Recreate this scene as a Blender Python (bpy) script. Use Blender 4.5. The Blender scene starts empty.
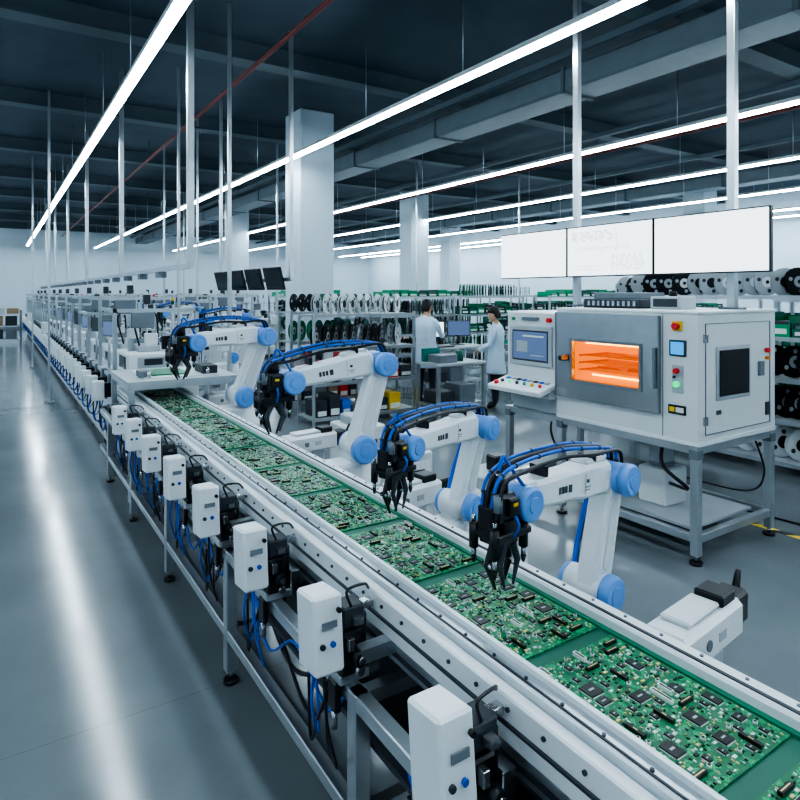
import bpy, math, random
from mathutils import Vector, Matrix
V=Vector
random.seed(7)
scene=bpy.context.scene
# ---------------------------------------------------------------- materials
def mat(name,col,rough=0.5,metal=0.0,emis=None,es=0.0,var=0.05,scale=6.0,coat=0.0):
    m=bpy.data.materials.new(name); m.use_nodes=True
    nt=m.node_tree; b=nt.nodes['Principled BSDF']
    b.inputs['Roughness'].default_value=rough
    b.inputs['Metallic'].default_value=metal
    if coat: b.inputs['Coat Weight'].default_value=coat
    if emis:
        b.inputs['Base Color'].default_value=(*col,1)
        b.inputs['Emission Color'].default_value=(*emis,1)
        b.inputs['Emission Strength'].default_value=es
    else:
        tc=nt.nodes.new('ShaderNodeTexCoord'); n=nt.nodes.new('ShaderNodeTexNoise')
        n.inputs['Scale'].default_value=scale; n.inputs['Detail'].default_value=3
        r=nt.nodes.new('ShaderNodeValToRGB')
        r.color_ramp.elements[0].position=0.3; r.color_ramp.elements[1].position=0.7
        r.color_ramp.elements[0].color=(*[c*(1-var) for c in col],1)
        r.color_ramp.elements[1].color=(*[min(1,c*(1+var)) for c in col],1)
        nt.links.new(tc.outputs['Object'],n.inputs['Vector'])
        nt.links.new(n.outputs['Fac'],r.inputs['Fac'])
        nt.links.new(r.outputs['Color'],b.inputs['Base Color'])
    return m
WHITE=mat('white_paint',(0.76,0.79,0.81),0.35,var=.02)
OFFW=mat('offwhite_enamel',(0.66,0.69,0.70),0.4,var=.02)
LGREY=mat('light_grey_plastic',(0.42,0.46,0.49),0.45)
GREY=mat('mid_grey',(0.17,0.20,0.23),0.5)
DARK=mat('dark_grey',(0.04,0.048,0.06),0.45)
BLACK=mat('black_plastic',(0.010,0.012,0.016),0.35)
ALU=mat('aluminium_profile',(0.55,0.59,0.62),0.30,0.85)
STEEL=mat('brushed_steel',(0.50,0.52,0.54),0.26,0.95,scale=14)
BLUE=mat('blue_joint_plastic',(0.15,0.34,0.74),0.33,var=0.03)
HOSE=mat('blue_hose',(0.015,0.13,0.55),0.35)
RED=mat('red_plastic',(0.7,0.03,0.03),0.4)
YEL=mat('yellow_plastic',(0.85,0.55,0.03),0.4)
GRN=mat('green_plastic',(0.015,0.30,0.14),0.4)
ORG=mat('orange_plastic',(0.8,0.25,0.04),0.4)
CARD=mat('cardboard',(0.32,0.22,0.14),0.8)
BELT=mat('belt_green',(0.008,0.12,0.075),0.42)
RAILG=mat('guide_strip_green',(0.012,0.20,0.11),0.45)
CHIP=mat('chip_black',(0.010,0.012,0.012),0.3)
SOLD=mat('solder_silver',(0.62,0.68,0.65),0.3,0.6)
TAN=mat('ceramic_tan',(0.48,0.42,0.24),0.5)
GOLD=mat('gold_pad',(0.75,0.62,0.28),0.35,0.5)
CONN=mat('connector_white',(0.72,0.78,0.72),0.4)
COAT=mat('lab_coat_cloth',(0.56,0.70,0.82),0.85,var=0.03)
PANTS=mat('trouser_cloth',(0.025,0.03,0.045),0.9)
SHOE=mat('shoe_black',(0.015,0.015,0.015),0.5)
SKIN=mat('skin',(0.55,0.33,0.23),0.55,var=0.04)
HAIR=mat('hair_black',(0.01,0.009,0.009),0.5)
LIP=mat('lips',(0.4,0.15,0.12),0.5)
EYE=mat('eye_white',(0.8,0.8,0.8),0.3)
SCRB=mat('screen_blue',(0.02,0.05,0.1),0.2,emis=(0.14,0.20,0.36),es=0.7)
SCRB2=mat('screen_bright_blue',(0.02,0.1,0.2),0.2,emis=(0.03,0.32,0.75),es=1.2)
SCRW=mat('screen_white',(0.4,0.4,0.4),0.3,emis=(0.86,0.94,1.0),es=1.7)
SCRD=mat('screen_dark',(0.015,0.022,0.03),0.15)
TUBE=mat('led_tube',(1,1,1),0.3,emis=(0.76,0.91,1.0),es=40.0)
HEAT=mat('heater_glow',(0.8,0.3,0.03),0.5,emis=(1.0,0.50,0.06),es=5)
GLOW_WALL=mat('chamber_wall_painted_glow',(0.35,0.09,0.01),0.6,emis=(1.0,0.235,0.006),es=0.95)  # heater light on the steel chamber walls, put into orange colour and emission
GLOW_RACK=mat('steel_rack_painted_glow',(0.35,0.12,0.03),0.5,emis=(0.9,0.13,0.006),es=0.35)  # steel racks and trays, with the heaters' orange light painted in and emitted
LEDG=mat('green_indicator',(0,0.5,0.2),0.4,emis=(0.0,0.8,0.25),es=1.0)
LINE=mat('screen_line',(0.10,0.13,0.16),0.6)
WALL=mat('painted_wall',(0.58,0.67,0.74),0.7,var=0.03,scale=0.6)
CEIL=mat('dark_ceiling',(0.062,0.092,0.118),0.8,var=0.15,scale=1.0)
BEAM=mat('ceiling_steel',(0.085,0.12,0.145),0.6)
DUCT=mat('duct_metal',(0.16,0.20,0.23),0.5,0.4)
PIPE=mat('sprinkler_red',(0.20,0.05,0.045),0.5)
DG=mat('reel_dark_green',(0.008,0.11,0.08),0.4)
TEAL=mat('teal_bin_plastic',(0.01,0.20,0.17),0.45)

def floor_mat():
    m=bpy.data.materials.new('epoxy_floor'); m.use_nodes=True; nt=m.node_tree; b=nt.nodes['Principled BSDF']
    tc=nt.nodes.new('ShaderNodeTexCoord')
    n=nt.nodes.new('ShaderNodeTexNoise'); n.inputs['Scale'].default_value=0.9; n.inputs['Detail'].default_value=6
    r=nt.nodes.new('ShaderNodeValToRGB')
    r.color_ramp.elements[0].position=0.3; r.color_ramp.elements[0].color=(0.165,0.19,0.205,1)
    r.color_ramp.elements[1].position=0.72; r.color_ramp.elements[1].color=(0.225,0.255,0.275,1)
    br=nt.nodes.new('ShaderNodeTexBrick'); br.offset=0
    br.inputs['Scale'].default_value=1.0; br.inputs['Mortar Size'].default_value=0.003
    br.inputs['Brick Width'].default_value=3.0; br.inputs['Row Height'].default_value=3.0
    br.inputs['Color1'].default_value=(1,1,1,1); br.inputs['Color2'].default_value=(1,1,1,1); br.inputs['Mortar'].default_value=(0.8,0.8,0.8,1)
    mx=nt.nodes.new('ShaderNodeMix'); mx.data_type='RGBA'; mx.blend_type='MULTIPLY'; mx.inputs[0].default_value=1
    nt.links.new(tc.outputs['Object'],n.inputs['Vector']); nt.links.new(n.outputs['Fac'],r.inputs['Fac'])
    nt.links.new(tc.outputs['Object'],br.inputs['Vector'])
    nt.links.new(r.outputs['Color'],mx.inputs[6]); nt.links.new(br.outputs['Color'],mx.inputs[7])
    nt.links.new(mx.outputs[2],b.inputs['Base Color'])
    n2=nt.nodes.new('ShaderNodeTexNoise'); n2.inputs['Scale'].default_value=3; n2.inputs['Detail'].default_value=5
    mr=nt.nodes.new('ShaderNodeMapRange'); mr.inputs['To Min'].default_value=0.09; mr.inputs['To Max'].default_value=0.22
    nt.links.new(tc.outputs['Object'],n2.inputs['Vector']); nt.links.new(n2.outputs['Fac'],mr.inputs['Value'])
    nt.links.new(mr.outputs['Result'],b.inputs['Roughness'])
    return m
FLOOR=floor_mat()
def pcb_mat():
    m=bpy.data.materials.new('pcb_solder_mask'); m.use_nodes=True; nt=m.node_tree; b=nt.nodes['Principled BSDF']
    b.inputs['Roughness'].default_value=0.35
    tc=nt.nodes.new('ShaderNodeTexCoord')
    vo=nt.nodes.new('ShaderNodeTexVoronoi'); vo.distance='MANHATTAN'; vo.inputs['Scale'].default_value=60
    r=nt.nodes.new('ShaderNodeValToRGB'); r.color_ramp.interpolation='CONSTANT'
    e=r.color_ramp.elements; e[0].color=(0.34,0.55,0.30,1); e[1].position=0.12; e[1].color=(0.008,0.26,0.10,1)
    x=e.new(0.42); x.color=(0.02,0.39,0.155,1); x=e.new(0.6); x.color=(0.005,0.15,0.06,1)
    nt.links.new(tc.outputs['Object'],vo.inputs['Vector']); nt.links.new(vo.outputs['Distance'],r.inputs['Fac'])
    nt.links.new(r.outputs['Color'],b.inputs['Base Color'])
    return m
PCB=pcb_mat()
def hazard_mat():
    m=bpy.data.materials.new('hazard_tape'); m.use_nodes=True; nt=m.node_tree; b=nt.nodes['Principled BSDF']
    tc=nt.nodes.new('ShaderNodeTexCoord'); w=nt.nodes.new('ShaderNodeTexWave'); w.bands_direction='DIAGONAL'; w.inputs['Scale'].default_value=2.2
    r=nt.nodes.new('ShaderNodeValToRGB'); r.color_ramp.interpolation='CONSTANT'
    r.color_ramp.elements[0].color=(0.02,0.02,0.02,1); r.color_ramp.elements[1].position=0.42; r.color_ramp.elements[1].color=(0.85,0.6,0.04,1)
    nt.links.new(tc.outputs['Object'],w.inputs['Vector']); nt.links.new(w.outputs['Fac'],r.inputs['Fac']); nt.links.new(r.outputs['Color'],b.inputs['Base Color'])
    return m
HAZ=hazard_mat()

# ---------------------------------------------------------------- mesh builder
def perp(a):
    a=a.normalized()
    u=a.cross(V((0,0,1)))
    if u.length<1e-3: u=a.cross(V((0,1,0)))
    u.normalize(); return u,a.cross(u).normalized()
def spline(pts,k=8):
    pts=[V(p) for p in pts]; P=[pts[0]*2-pts[1]]+pts+[pts[-1]*2-pts[-2]]; out=[]
    for i in range(1,len(P)-2):
        p0,p1,p2,p3=P[i-1:i+3]
        for j in range(k):
            t=j/k
            out.append(0.5*((2*p1)+(p2-p0)*t+(2*p0-5*p1+4*p2-p3)*t*t+(3*p1-p0-3*p2+p3)*t*t*t))
    out.append(pts[-1]); return out
class MB:
    def __init__(s): s.v=[];s.f=[];s.m=[];s.s=[];s.mats=[]
    def mi(s,m):
        if m not in s.mats: s.mats.append(m)
        return s.mats.index(m)
    def add(s,vs,fs,m,sm=False):
        o=len(s.v); s.v.extend([tuple(p) for p in vs]); k=s.mi(m)
        for i,f in enumerate(fs):
            s.f.append([a+o for a in f]); s.m.append(k); s.s.append(sm[i] if isinstance(sm,list) else sm)
    def box(s,c,size,m,rot=None,bev=0.0):
        hx,hy,hz=[a/2 for a in size]; c=V(c)
        if bev<=0:
            vs=[V((x*hx,y*hy,z*hz)) for x in(-1,1) for y in(-1,1) for z in(-1,1)]
            fs=[(0,1,3,2),(4,6,7,5),(0,4,5,1),(2,3,7,6),(0,2,6,4),(1,5,7,3)]
        else:
            b=min(bev,hx*.9,hy*.9,hz*.9); vs=[]; idx={}
            for x in(-1,1):
                for y in(-1,1):
                    for z in(-1,1):
                        for a in range(3):
                            p=[x*(hx-b),y*(hy-b),z*(hz-b)]; h=(hx,hy,hz); p[a]=(x,y,z)[a]*h[a]
                            idx[(x,y,z,a)]=len(vs); vs.append(V(p))
            fs=[]
            for a in range(3):
                o=[i for i in range(3) if i!=a]
                for sg in(-1,1):
                    q=[]
                    for (s1,s2) in((-1,-1),(1,-1),(1,1),(-1,1)):
                        k=[0,0,0]; k[a]=sg;k[o[0]]=s1;k[o[1]]=s2; q.append(idx[(*k,a)])
                    fs.append(q)
            for a in range(3):
                o=[i for i in range(3) if i!=a]
                for s1 in(-1,1):
                    for s2 in(-1,1):
                        k1=[0,0,0];k1[a]=-1;k1[o[0]]=s1;k1[o[1]]=s2
                        k2=list(k1);k2[a]=1
                        fs.append([idx[(*k1,o[0])],idx[(*k2,o[0])],idx[(*k2,o[1])],idx[(*k1,o[1])]])
            for x in(-1,1):
                for y in(-1,1):
                    for z in(-1,1): fs.append([idx[(x,y,z,a)] for a in range(3)])
            nf=[]
            for f in fs:
                n=(vs[f[1]]-vs[f[0]]).cross(vs[f[2]]-vs[f[0]]); cc=sum((vs[i] for i in f),V((0,0,0)))
                nf.append(f if n.dot(cc)>0 else f[::-1])
            fs=nf
        if rot is not None: vs=[rot@p for p in vs]
        s.add([p+c for p in vs],fs,m)
    def bx(s,x0,x1,y0,y1,z0,z1,m,bev=0.0):
        s.box(((x0+x1)/2,(y0+y1)/2,(z0+z1)/2),(abs(x1-x0),abs(y1-y0),abs(z1-z0)),m,None,bev)
    def rev(s,p,a,prof,m,n=18):
        p=V(p);a=V(a).normalized();u,w=perp(a);vs=[];fs=[];sm=[]
        for (t,r) in prof:
            for i in range(n):
                th=2*math.pi*i/n; vs.append(p+a*t+(u*math.cos(th)+w*math.sin(th))*r)
        for j in range(len(prof)-1):
            for i in range(n):
                fs.append((j*n+i,j*n+(i+1)%n,(j+1)*n+(i+1)%n,(j+1)*n+i)[::-1]); sm.append(True)
        fs.append(list(range(n))); sm.append(False)
        fs.append([(len(prof)-1)*n+i for i in range(n)][::-1]); sm.append(False)
        s.add(vs,fs,m,sm)
    def cyl(s,p1,p2,r,m,n=12,r2=None):
        p1=V(p1);p2=V(p2);d=p2-p1
        s.rev(p1,d,[(0,r),(d.length,r if r2 is None else r2)],m,n)
    def cap(s,p,a,r,t,m,n=28):
        s.rev(p,a,[(0,r),(t*.6,r),(t*.85,r*.95),(t,r*.84)],m,n)
    def tube(s,pts,r,m,n=6,rs=None,sm=True):
        pts=[V(p) for p in pts]; vs=[];fs=[];k=len(pts)
        t0=(pts[1]-pts[0]).normalized();u,w=perp(t0)
        for i,p in enumerate(pts):
            t=(pts[min(i+1,k-1)]-pts[max(i-1,0)]).normalized()
            u=(u-t*u.dot(t)).normalized();w=t.cross(u)
            rr=rs[i] if rs else r
            for j in range(n):
                th=2*math.pi*j/n; vs.append(p+(u*math.cos(th)+w*math.sin(th))*rr)
        for i in range(k-1):
            for j in range(n): fs.append((i*n+j,i*n+(j+1)%n,(i+1)*n+(j+1)%n,(i+1)*n+j))
        fs.append(list(range(n))[::-1]); fs.append([(k-1)*n+j for j in range(n)])
        s.add(vs,fs,m,[sm]*(len(fs)-2)+[False,False])
    def ribbed(s,pts,r,m,m2,n=7):
        P=spline(pts,8); s.tube(P,r,m,n)
        for i in range(3,len(P)-2,5):
            d=(P[i+1]-P[i]).normalized(); s.cyl(P[i]-d*r*.6,P[i]+d*r*.6,r*1.35,m2,8)
    def link(s,A,B,ra,rb,nrm,t,m,b=0.012,k=12):
        A=V(A);B=V(B);nrm=V(nrm).normalized();u=(B-A).normalized();w=nrm.cross(u).normalized()
        vs=[];fs=[]
        for (off,ins) in((-t/2,b),(-t/2+b,0),(t/2-b,0),(t/2,b)):
            for i in range(k+1):
                th=math.pi/2+math.pi*i/k; vs.append(A+nrm*off+(u*math.cos(th)+w*math.sin(th))*(ra-ins))
            for i in range(k+1):
                th=-math.pi/2+math.pi*i/k; vs.append(B+nrm*off+(u*math.cos(th)+w*math.sin(th))*(rb-ins))
        N=2*(k+1)
        for j in range(3):
            for i in range(N): fs.append((j*N+i,j*N+(i+1)%N,(j+1)*N+(i+1)%N,(j+1)*N+i))
        fs.append(list(range(N))[::-1]);fs.append([3*N+i for i in range(N)])
        s.add(vs,fs,m)
    def loft(s,rings,m,n=20,e=2.0):
        vs=[];fs=[]
        for (c,rx,ry) in rings:
            for i in range(n):
                th=2*math.pi*i/n; c1=math.cos(th);s1=math.sin(th)
                vs.append(V(c)+V((math.copysign(abs(c1)**(2/e),c1)*rx,math.copysign(abs(s1)**(2/e),s1)*ry,0)))
        for j in range(len(rings)-1):
            for i in range(n): fs.append((j*n+i,j*n+(i+1)%n,(j+1)*n+(i+1)%n,(j+1)*n+i))
        fs.append(list(range(n))[::-1]);fs.append([(len(rings)-1)*n+i for i in range(n)])
        s.add(vs,fs,m,[True]*(len(fs)-2)+[False,False])
    def ball(s,c,r,m,n=14,sc=(1,1,1)):
        c=V(c);vs=[];fs=[];k=n//2+1
        for j in range(k+1):
            ph=math.pi*j/k
            for i in range(n):
                th=2*math.pi*i/n
                vs.append(c+V((math.sin(ph)*math.cos(th)*r*sc[0],math.sin(ph)*math.sin(th)*r*sc[1],-math.cos(ph)*r*sc[2])))
        for j in range(k):
            for i in range(n): fs.append((j*n+i,j*n+(i+1)%n,(j+1)*n+(i+1)%n,(j+1)*n+i))
        s.add(vs,fs,m,True)
    def mesh(s,name):
        me=bpy.data.meshes.new(name); me.from_pydata(s.v,[],s.f)
        for m in s.mats: me.materials.append(m)
        me.polygons.foreach_set('material_index',s.m); me.polygons.foreach_set('use_smooth',s.s)
        me.update(); return me
    def obj(s,name,loc=(0,0,0),rz=0):
        return put(s.mesh(name),name,loc,rz)
def put(me,name,loc=(0,0,0),rz=0,sc=1):
    o=bpy.data.objects.new(name,me); o.location=loc; o.rotation_euler=(0,0,rz); o.scale=(sc,)*3
    scene.collection.objects.link(o); return o
def RX(a): return Matrix.Rotation(a,3,'X')
def RY(a): return Matrix.Rotation(a,3,'Y')
def RZ(a): return Matrix.Rotation(a,3,'Z')

# ---------------------------------------------------------------- room
X0,X1,Y0,Y1,H=-5.0,22.0,-7.0,38.0,5.4
m=MB(); m.bx(X0-.2,X1+.2,Y0-.2,Y1+.2,-.1,0,FLOOR); m.obj('floor')
m=MB(); m.bx(X0-.2,X1+.2,Y0-.2,Y1+.2,H,H+.1,CEIL); m.obj('ceiling')
m=MB(); m.bx(X0-.2,X1+.2,Y1,Y1+.2,0,H,WALL); m.obj('wall_back')
m=MB(); m.bx(X1,X1+.2,Y0,Y1,0,H,WALL); m.obj('wall_right')
m=MB(); m.bx(X0-.2,X0,Y0,Y1,0,H,WALL); m.obj('wall_left')
m=MB(); m.bx(X0-.2,X1+.2,Y0-.2,Y0,0,H,WALL); m.obj('wall_front')
m=MB(); m.bx(X0,X1,Y1-.02,Y1,0,.15,GREY); m.obj('baseboard_back')
m=MB(); m.bx(X1-.02,X1,Y0,Y1-.02,0,.15,GREY); m.obj('baseboard_right')
me=MB(); me.bx(X0,X1,-.10,.10,H-.25,H,BEAM); me.bx(X0,X1,-.15,.15,H-.27,H-.24,BEAM); me=me.mesh('ceiling_beam')
for y in range(-4,38,4): put(me,'ceiling_beam',(0,y+.5,0))
me=MB(); me.bx(-.06,.06,Y0,Y1,H-.36,H-.27,BEAM); me=me.mesh('ceiling_joist')
for x in (-3,6.4,10.2,13.8,17.5,20.5): put(me,'ceiling_joist',(x,0,0))
m=MB()
for x in (6.9,16.2):
    m.bx(x-.3,x+.3,Y0+.1,Y1-.1,H-.70,H-.38,DUCT,.03)
    for y in range(-6,38,3): m.bx(x-.32,x+.32,y-.03,y+.03,H-.72,H-.365,BEAM)
m.obj('ventilation_duct')
m=MB()
for x,z in ((-1.2,H-.5),(2.9,H-.45),(11.0,H-.45)):
    m.cyl((x,Y0+.05,z),(x,Y1-.05,z),.03,PIPE,8)
    for y in range(-6,38,3): m.cyl((x,y,z),(x,y,H),.008,BEAM,5)
m.obj('sprinkler_pipe')
m=MB(); HL=4.3
m.bx(-.045,.045,-6,37,HL,HL+.03,TUBE)
m.bx(-.06,.06,-6,37,HL+.03,HL+.08,OFFW)
y=-5.5
while y<37:
    m.cyl((0,y,HL+.08),(0,y,H),.006,ALU,5); y+=2.2
me=m.mesh('ceiling_light')
for x in (-2.6,1.29,4.42,8.5,12.0,15.6,19.2,20.9): put(me,'ceiling_light',(x,0,0))
m=MB(); m.bx(-.36,.36,-.36,.36,0,H,WALL,.02); m.bx(-.38,.38,-.38,.38,0,.2,GREY); me=m.mesh('column')
for p in ((5.15,11.2),(11.8,17.3),(8.1,24.5),(18.5,11.2),(18.5,24)): put(me,'column',(p[0],p[1],0))

# ---------------------------------------------------------------- conveyor
def build_conveyor():
    m=MB(); ya,yb=-1.0,7.40
    m.bx(1.16,1.53,ya,yb,.86,.895,BELT)
    m.bx(1.16,1.178,ya,yb,.895,.902,RAILG); m.bx(1.512,1.53,ya,yb,.895,.902,RAILG)
    m.bx(1.10,1.16,ya,yb,.84,.925,ALU,.006)
    m.bx(1.145,1.16,ya,yb,.925,.94,WHITE)
    m.bx(1.06,1.10,ya,yb,.78,.90,WHITE,.005)
    m.bx(1.08,1.14,ya,yb,.70,.78,ALU,.004)
    m.bx(1.075,1.083,ya,yb,.725,.74,DARK); m.bx(1.052,1.06,ya,yb,.83,.838,DARK)
    m.bx(1.108,1.114,ya,yb,.925,.928,DARK)
    m.bx(1.53,1.60,ya,yb,.84,.93,WHITE,.006); m.bx(1.60,1.64,ya,yb,.76,.88,ALU,.004)
    m.bx(1.545,1.555,ya,yb,.93,.934,DARK)
    y=ya+.1
    while y<yb:
        m.cyl((1.06,y,.87),(1.054,y,.87),.006,DARK,8); m.cyl((1.12,y,.925),(1.12,y,.930),.005,DARK,6)
        m.cyl((1.578,y+.05,.93),(1.578,y+.05,.934),.005,GREY,8)
        y+=.12
    m.bx(1.18,1.52,ya,yb,.80,.83,DARK)
    m.bx(.93,.98,ya,yb,.60,.65,ALU,.004)
    m.bx(.93,.98,ya,yb,.22,.27,ALU,.004); m.bx(1.60,1.65,ya,yb,.22,.27,ALU,.004)
    m.bx(1.0,1.5,ya,yb,.45,.47,DARK)
    y=ya+.15
    while y<yb:
        for x in(.955,1.625):
            m.bx(x-.028,x+.028,y-.028,y+.028,.06,.78 if x>1 else .65,ALU,.004)
            m.cyl((x,y,.0),(x,y,.02),.035,BLACK,10); m.cyl((x,y,.02),(x,y,.06),.01,STEEL,6)
        for z in(.25,.625,.76): m.bx(.955,1.625,y-.022,y+.022,z-.022,z+.022,ALU)
        m.bx(1.25,1.45,y+.25,y+.5,.55,.78,GREY,.01); m.cyl((1.2,y+.8,.66),(1.45,y+.8,.66),.06,BLACK,12)
        m.bx(1.02,1.12,y+.55,y+.75,.5,.66,BLACK,.01); m.bx(1.01,1.10,y+.9,y+1.05,.47,.6,DARK,.01)
        m.tube(spline([(.99,y+.1,.62),(1.0,y+.3,.40),(1.0,y+.6,.5),(1.0,y+.9,.34),(1.0,y+1.12,.6)],6),.007,HOSE,5)
        m.tube(spline([(1.03,y+.1,.62),(1.02,y+.35,.5),(1.02,y+.7,.36),(1.02,y+1.1,.58)],6),.009,BLACK,5)
        m.tube(spline([(1.01,y+.2,.62),(1.0,y+.45,.30),(1.02,y+.8,.42),(1.02,y+1.2,.58)],6),.008,BLACK,5)
        y+=1.28
    return m.obj('conveyor_line')
build_conveyor()

def build_pcb(seed):
    rnd=random.Random(seed); m=MB(); w,l=.325,.49
    m.bx(-w/2,w/2,-l/2,l/2,0,.004,PCB)
    occ=[]
    def free(x,y,a,b):
        for (p,q,c,d) in occ:
            if abs(p-x)<(a+c)/2+.0015 and abs(q-y)<(b+d)/2+.0015: return False
        return True
    def try_put(a,b,fn,tries=12):
        for _ in range(tries):
            x=rnd.uniform(-w/2+a/2+.006,w/2-a/2-.006); y=rnd.uniform(-l/2+b/2+.008,l/2-b/2-.006)
            if free(x,y,a,b): occ.append((x,y,a,b)); fn(x,y,a,b); return
    def chip(x,y,a,b):
        m.bx(x-a/2+.003,x+a/2-.003,y-b/2+.003,y+b/2-.003,.004,.009,CHIP)
        m.bx(x-a/2,x+a/2,y-b/2+.004,y+b/2-.004,.004,.0055,SOLD); m.bx(x-a/2+.004,x+a/2-.004,y-b/2,y+b/2,.004,.0055,SOLD)
        m.bx(x-a*.18,x+a*.18,y-b*.06,y+b*.06,.009,.0092,LGREY)
    def conn(x,y,a,b):
        m.bx(x-a/2,x+a/2,y-b/2,y+b/2,.004,.014,CONN); m.bx(x-a/2+.003,x+a/2-.003,y-b/2+.003,y+b/2-.003,.014,.0145,DARK)
    def bconn(x,y,a,b):
        m.bx(x-a/2,x+a/2,y-b/2,y+b/2,.004,.013,CHIP); m.bx(x-a/2+.004,x+a/2-.004,y-b*.12,y+b*.12,.013,.0135,GOLD)
    def cc(x,y,a,b): m.cyl((x,y,.004),(x,y,.015),a/2,SOLD,8); m.cyl((x,y,.015),(x,y,.0155),a/2*.7,CHIP,8)
    def sm(x,y,a,b): m.bx(x-a/2,x+a/2,y-b/2,y+b/2,.004,.0065,rnd.choice([TAN,SOLD,CHIP,CHIP,CONN,GOLD,CONN,CHIP,SOLD,GOLD]))
    for _ in range(10): try_put(rnd.choice([.03,.04,.05]),rnd.choice([.03,.04,.05]),chip)
    for _ in range(20): try_put(.018,.026,chip)
    for _ in range(4): try_put(.012,rnd.choice([.04,.06]),conn)
    for _ in range(5): try_put(.045,.011,bconn)
    for _ in range(5): try_put(.011,.05,bconn)
    for _ in range(20): try_put(.011,.011,cc)
    for _ in range(50): try_put(.012,.007,sm)
    for _ in range(220): try_put(.004,.006,sm,6)
    for _ in range(150): try_put(.006,.0035,sm,6)
    return m.mesh('circuit_board')
pcbs=[build_pcb(i) for i in range(3)]
for k in range(-3,10):
    put(pcbs[k%3],'circuit_board',(1.345,1.48+.54*k,.8955),math.pi if k%2 else 0)

def build_feeder(seed):
    m=MB()
    m.box((-.20,-.02,.19),(.10,.13,.235),WHITE,RX(-.10),.008)
    m.box((-.20,-.088,.23),(.05,.004,.02),GREY,RX(-.10))
    for i in range(2): m.cyl((-.225+.035*i,-.088,.17),(-.225+.035*i,-.096,.17),.009,[DARK,HOSE][i],8)
    m.cyl((-.17,-.085,.27),(-.17,-.098,.27),.008,BLACK,8)
    m.box((-.1485,-.02,.22),(.004,.05,.03),GREY,RX(-.10)) 
    m.bx(-.145,-.03,-.05,.06,0,.03,ALU,.003)
    m.bx(-.14,-.07,-.06,.05,.03,.17,BLACK,.006)
    m.bx(-.13,-.05,-.045,.035,.17,.24,DARK,.006)
    m.cyl((-.055,-.02,.03),(-.055,-.02,.20),.02,BLACK,12)
    m.cyl((-.055,-.02,.20),(-.055,-.02,.235),.012,STEEL,10)
    m.bx(-.06,.0,-.01,.02,.20,.225,STEEL,.002)
    m.cyl((-.1,-.07,.10),(-.1,-.11,.10),.022,BLACK,12); m.cyl((-.1,-.11,.10),(-.1,-.118,.10),.012,STEEL,8)
    m.cyl((-.09,-.055,.05),(-.09,-.09,.05),.014,STEEL,10); m.bx(-.13,-.11,-.085,-.06,.12,.16,STEEL,.002)
    m.bx(-.085,-.03,.05,.10,.06,.15,GREY,.005); m.bx(-.12,-.04,.10,.16,.02,.11,BLACK,.005)
    m.box((-.09,-.065,.205),(.03,.03,.02),STEEL)
    m.bx(-.15,-.128,-.03,.03,-.10,0,BLACK,.006); m.cyl((-.14,.0,-.10),(-.14,0,-.16),.011,STEEL,8)
    m.bx(-.04,.004,-.05,.05,.0,.10,STEEL,.003)
    m.tube(spline([(-.10,-.04,.24),(-.12,-.05,.30),(-.04,-.02,.29),(.0,.02,.25)],6),.005,BLACK,5)
    m.tube(spline([(-.20,.02,.07),(-.22,.0,-.05),(-.17,.06,-.20),(-.14,.12,-.16),(-.13,.16,-.03)],7),.005,HOSE,5)
    m.tube(spline([(-.18,.0,.07),(-.19,-.05,-.10),(-.15,-.04,-.26),(-.14,.05,-.22),(-.13,.08,-.05)],7),.005,HOSE if seed==1 else BLACK,5)
    m.tube(spline([(-.13,.03,-.02),(-.15,.1,-.18),(-.14,.18,-.3),(-.13,.22,-.1)],7),.006,BLACK,5)
    return m.mesh('tape_feeder')
fd=[build_feeder(1),build_feeder(2)]
for i in range(8):
    put(fd[i%2],'tape_feeder',(1.055,1.16+.64*i,.651))

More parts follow.
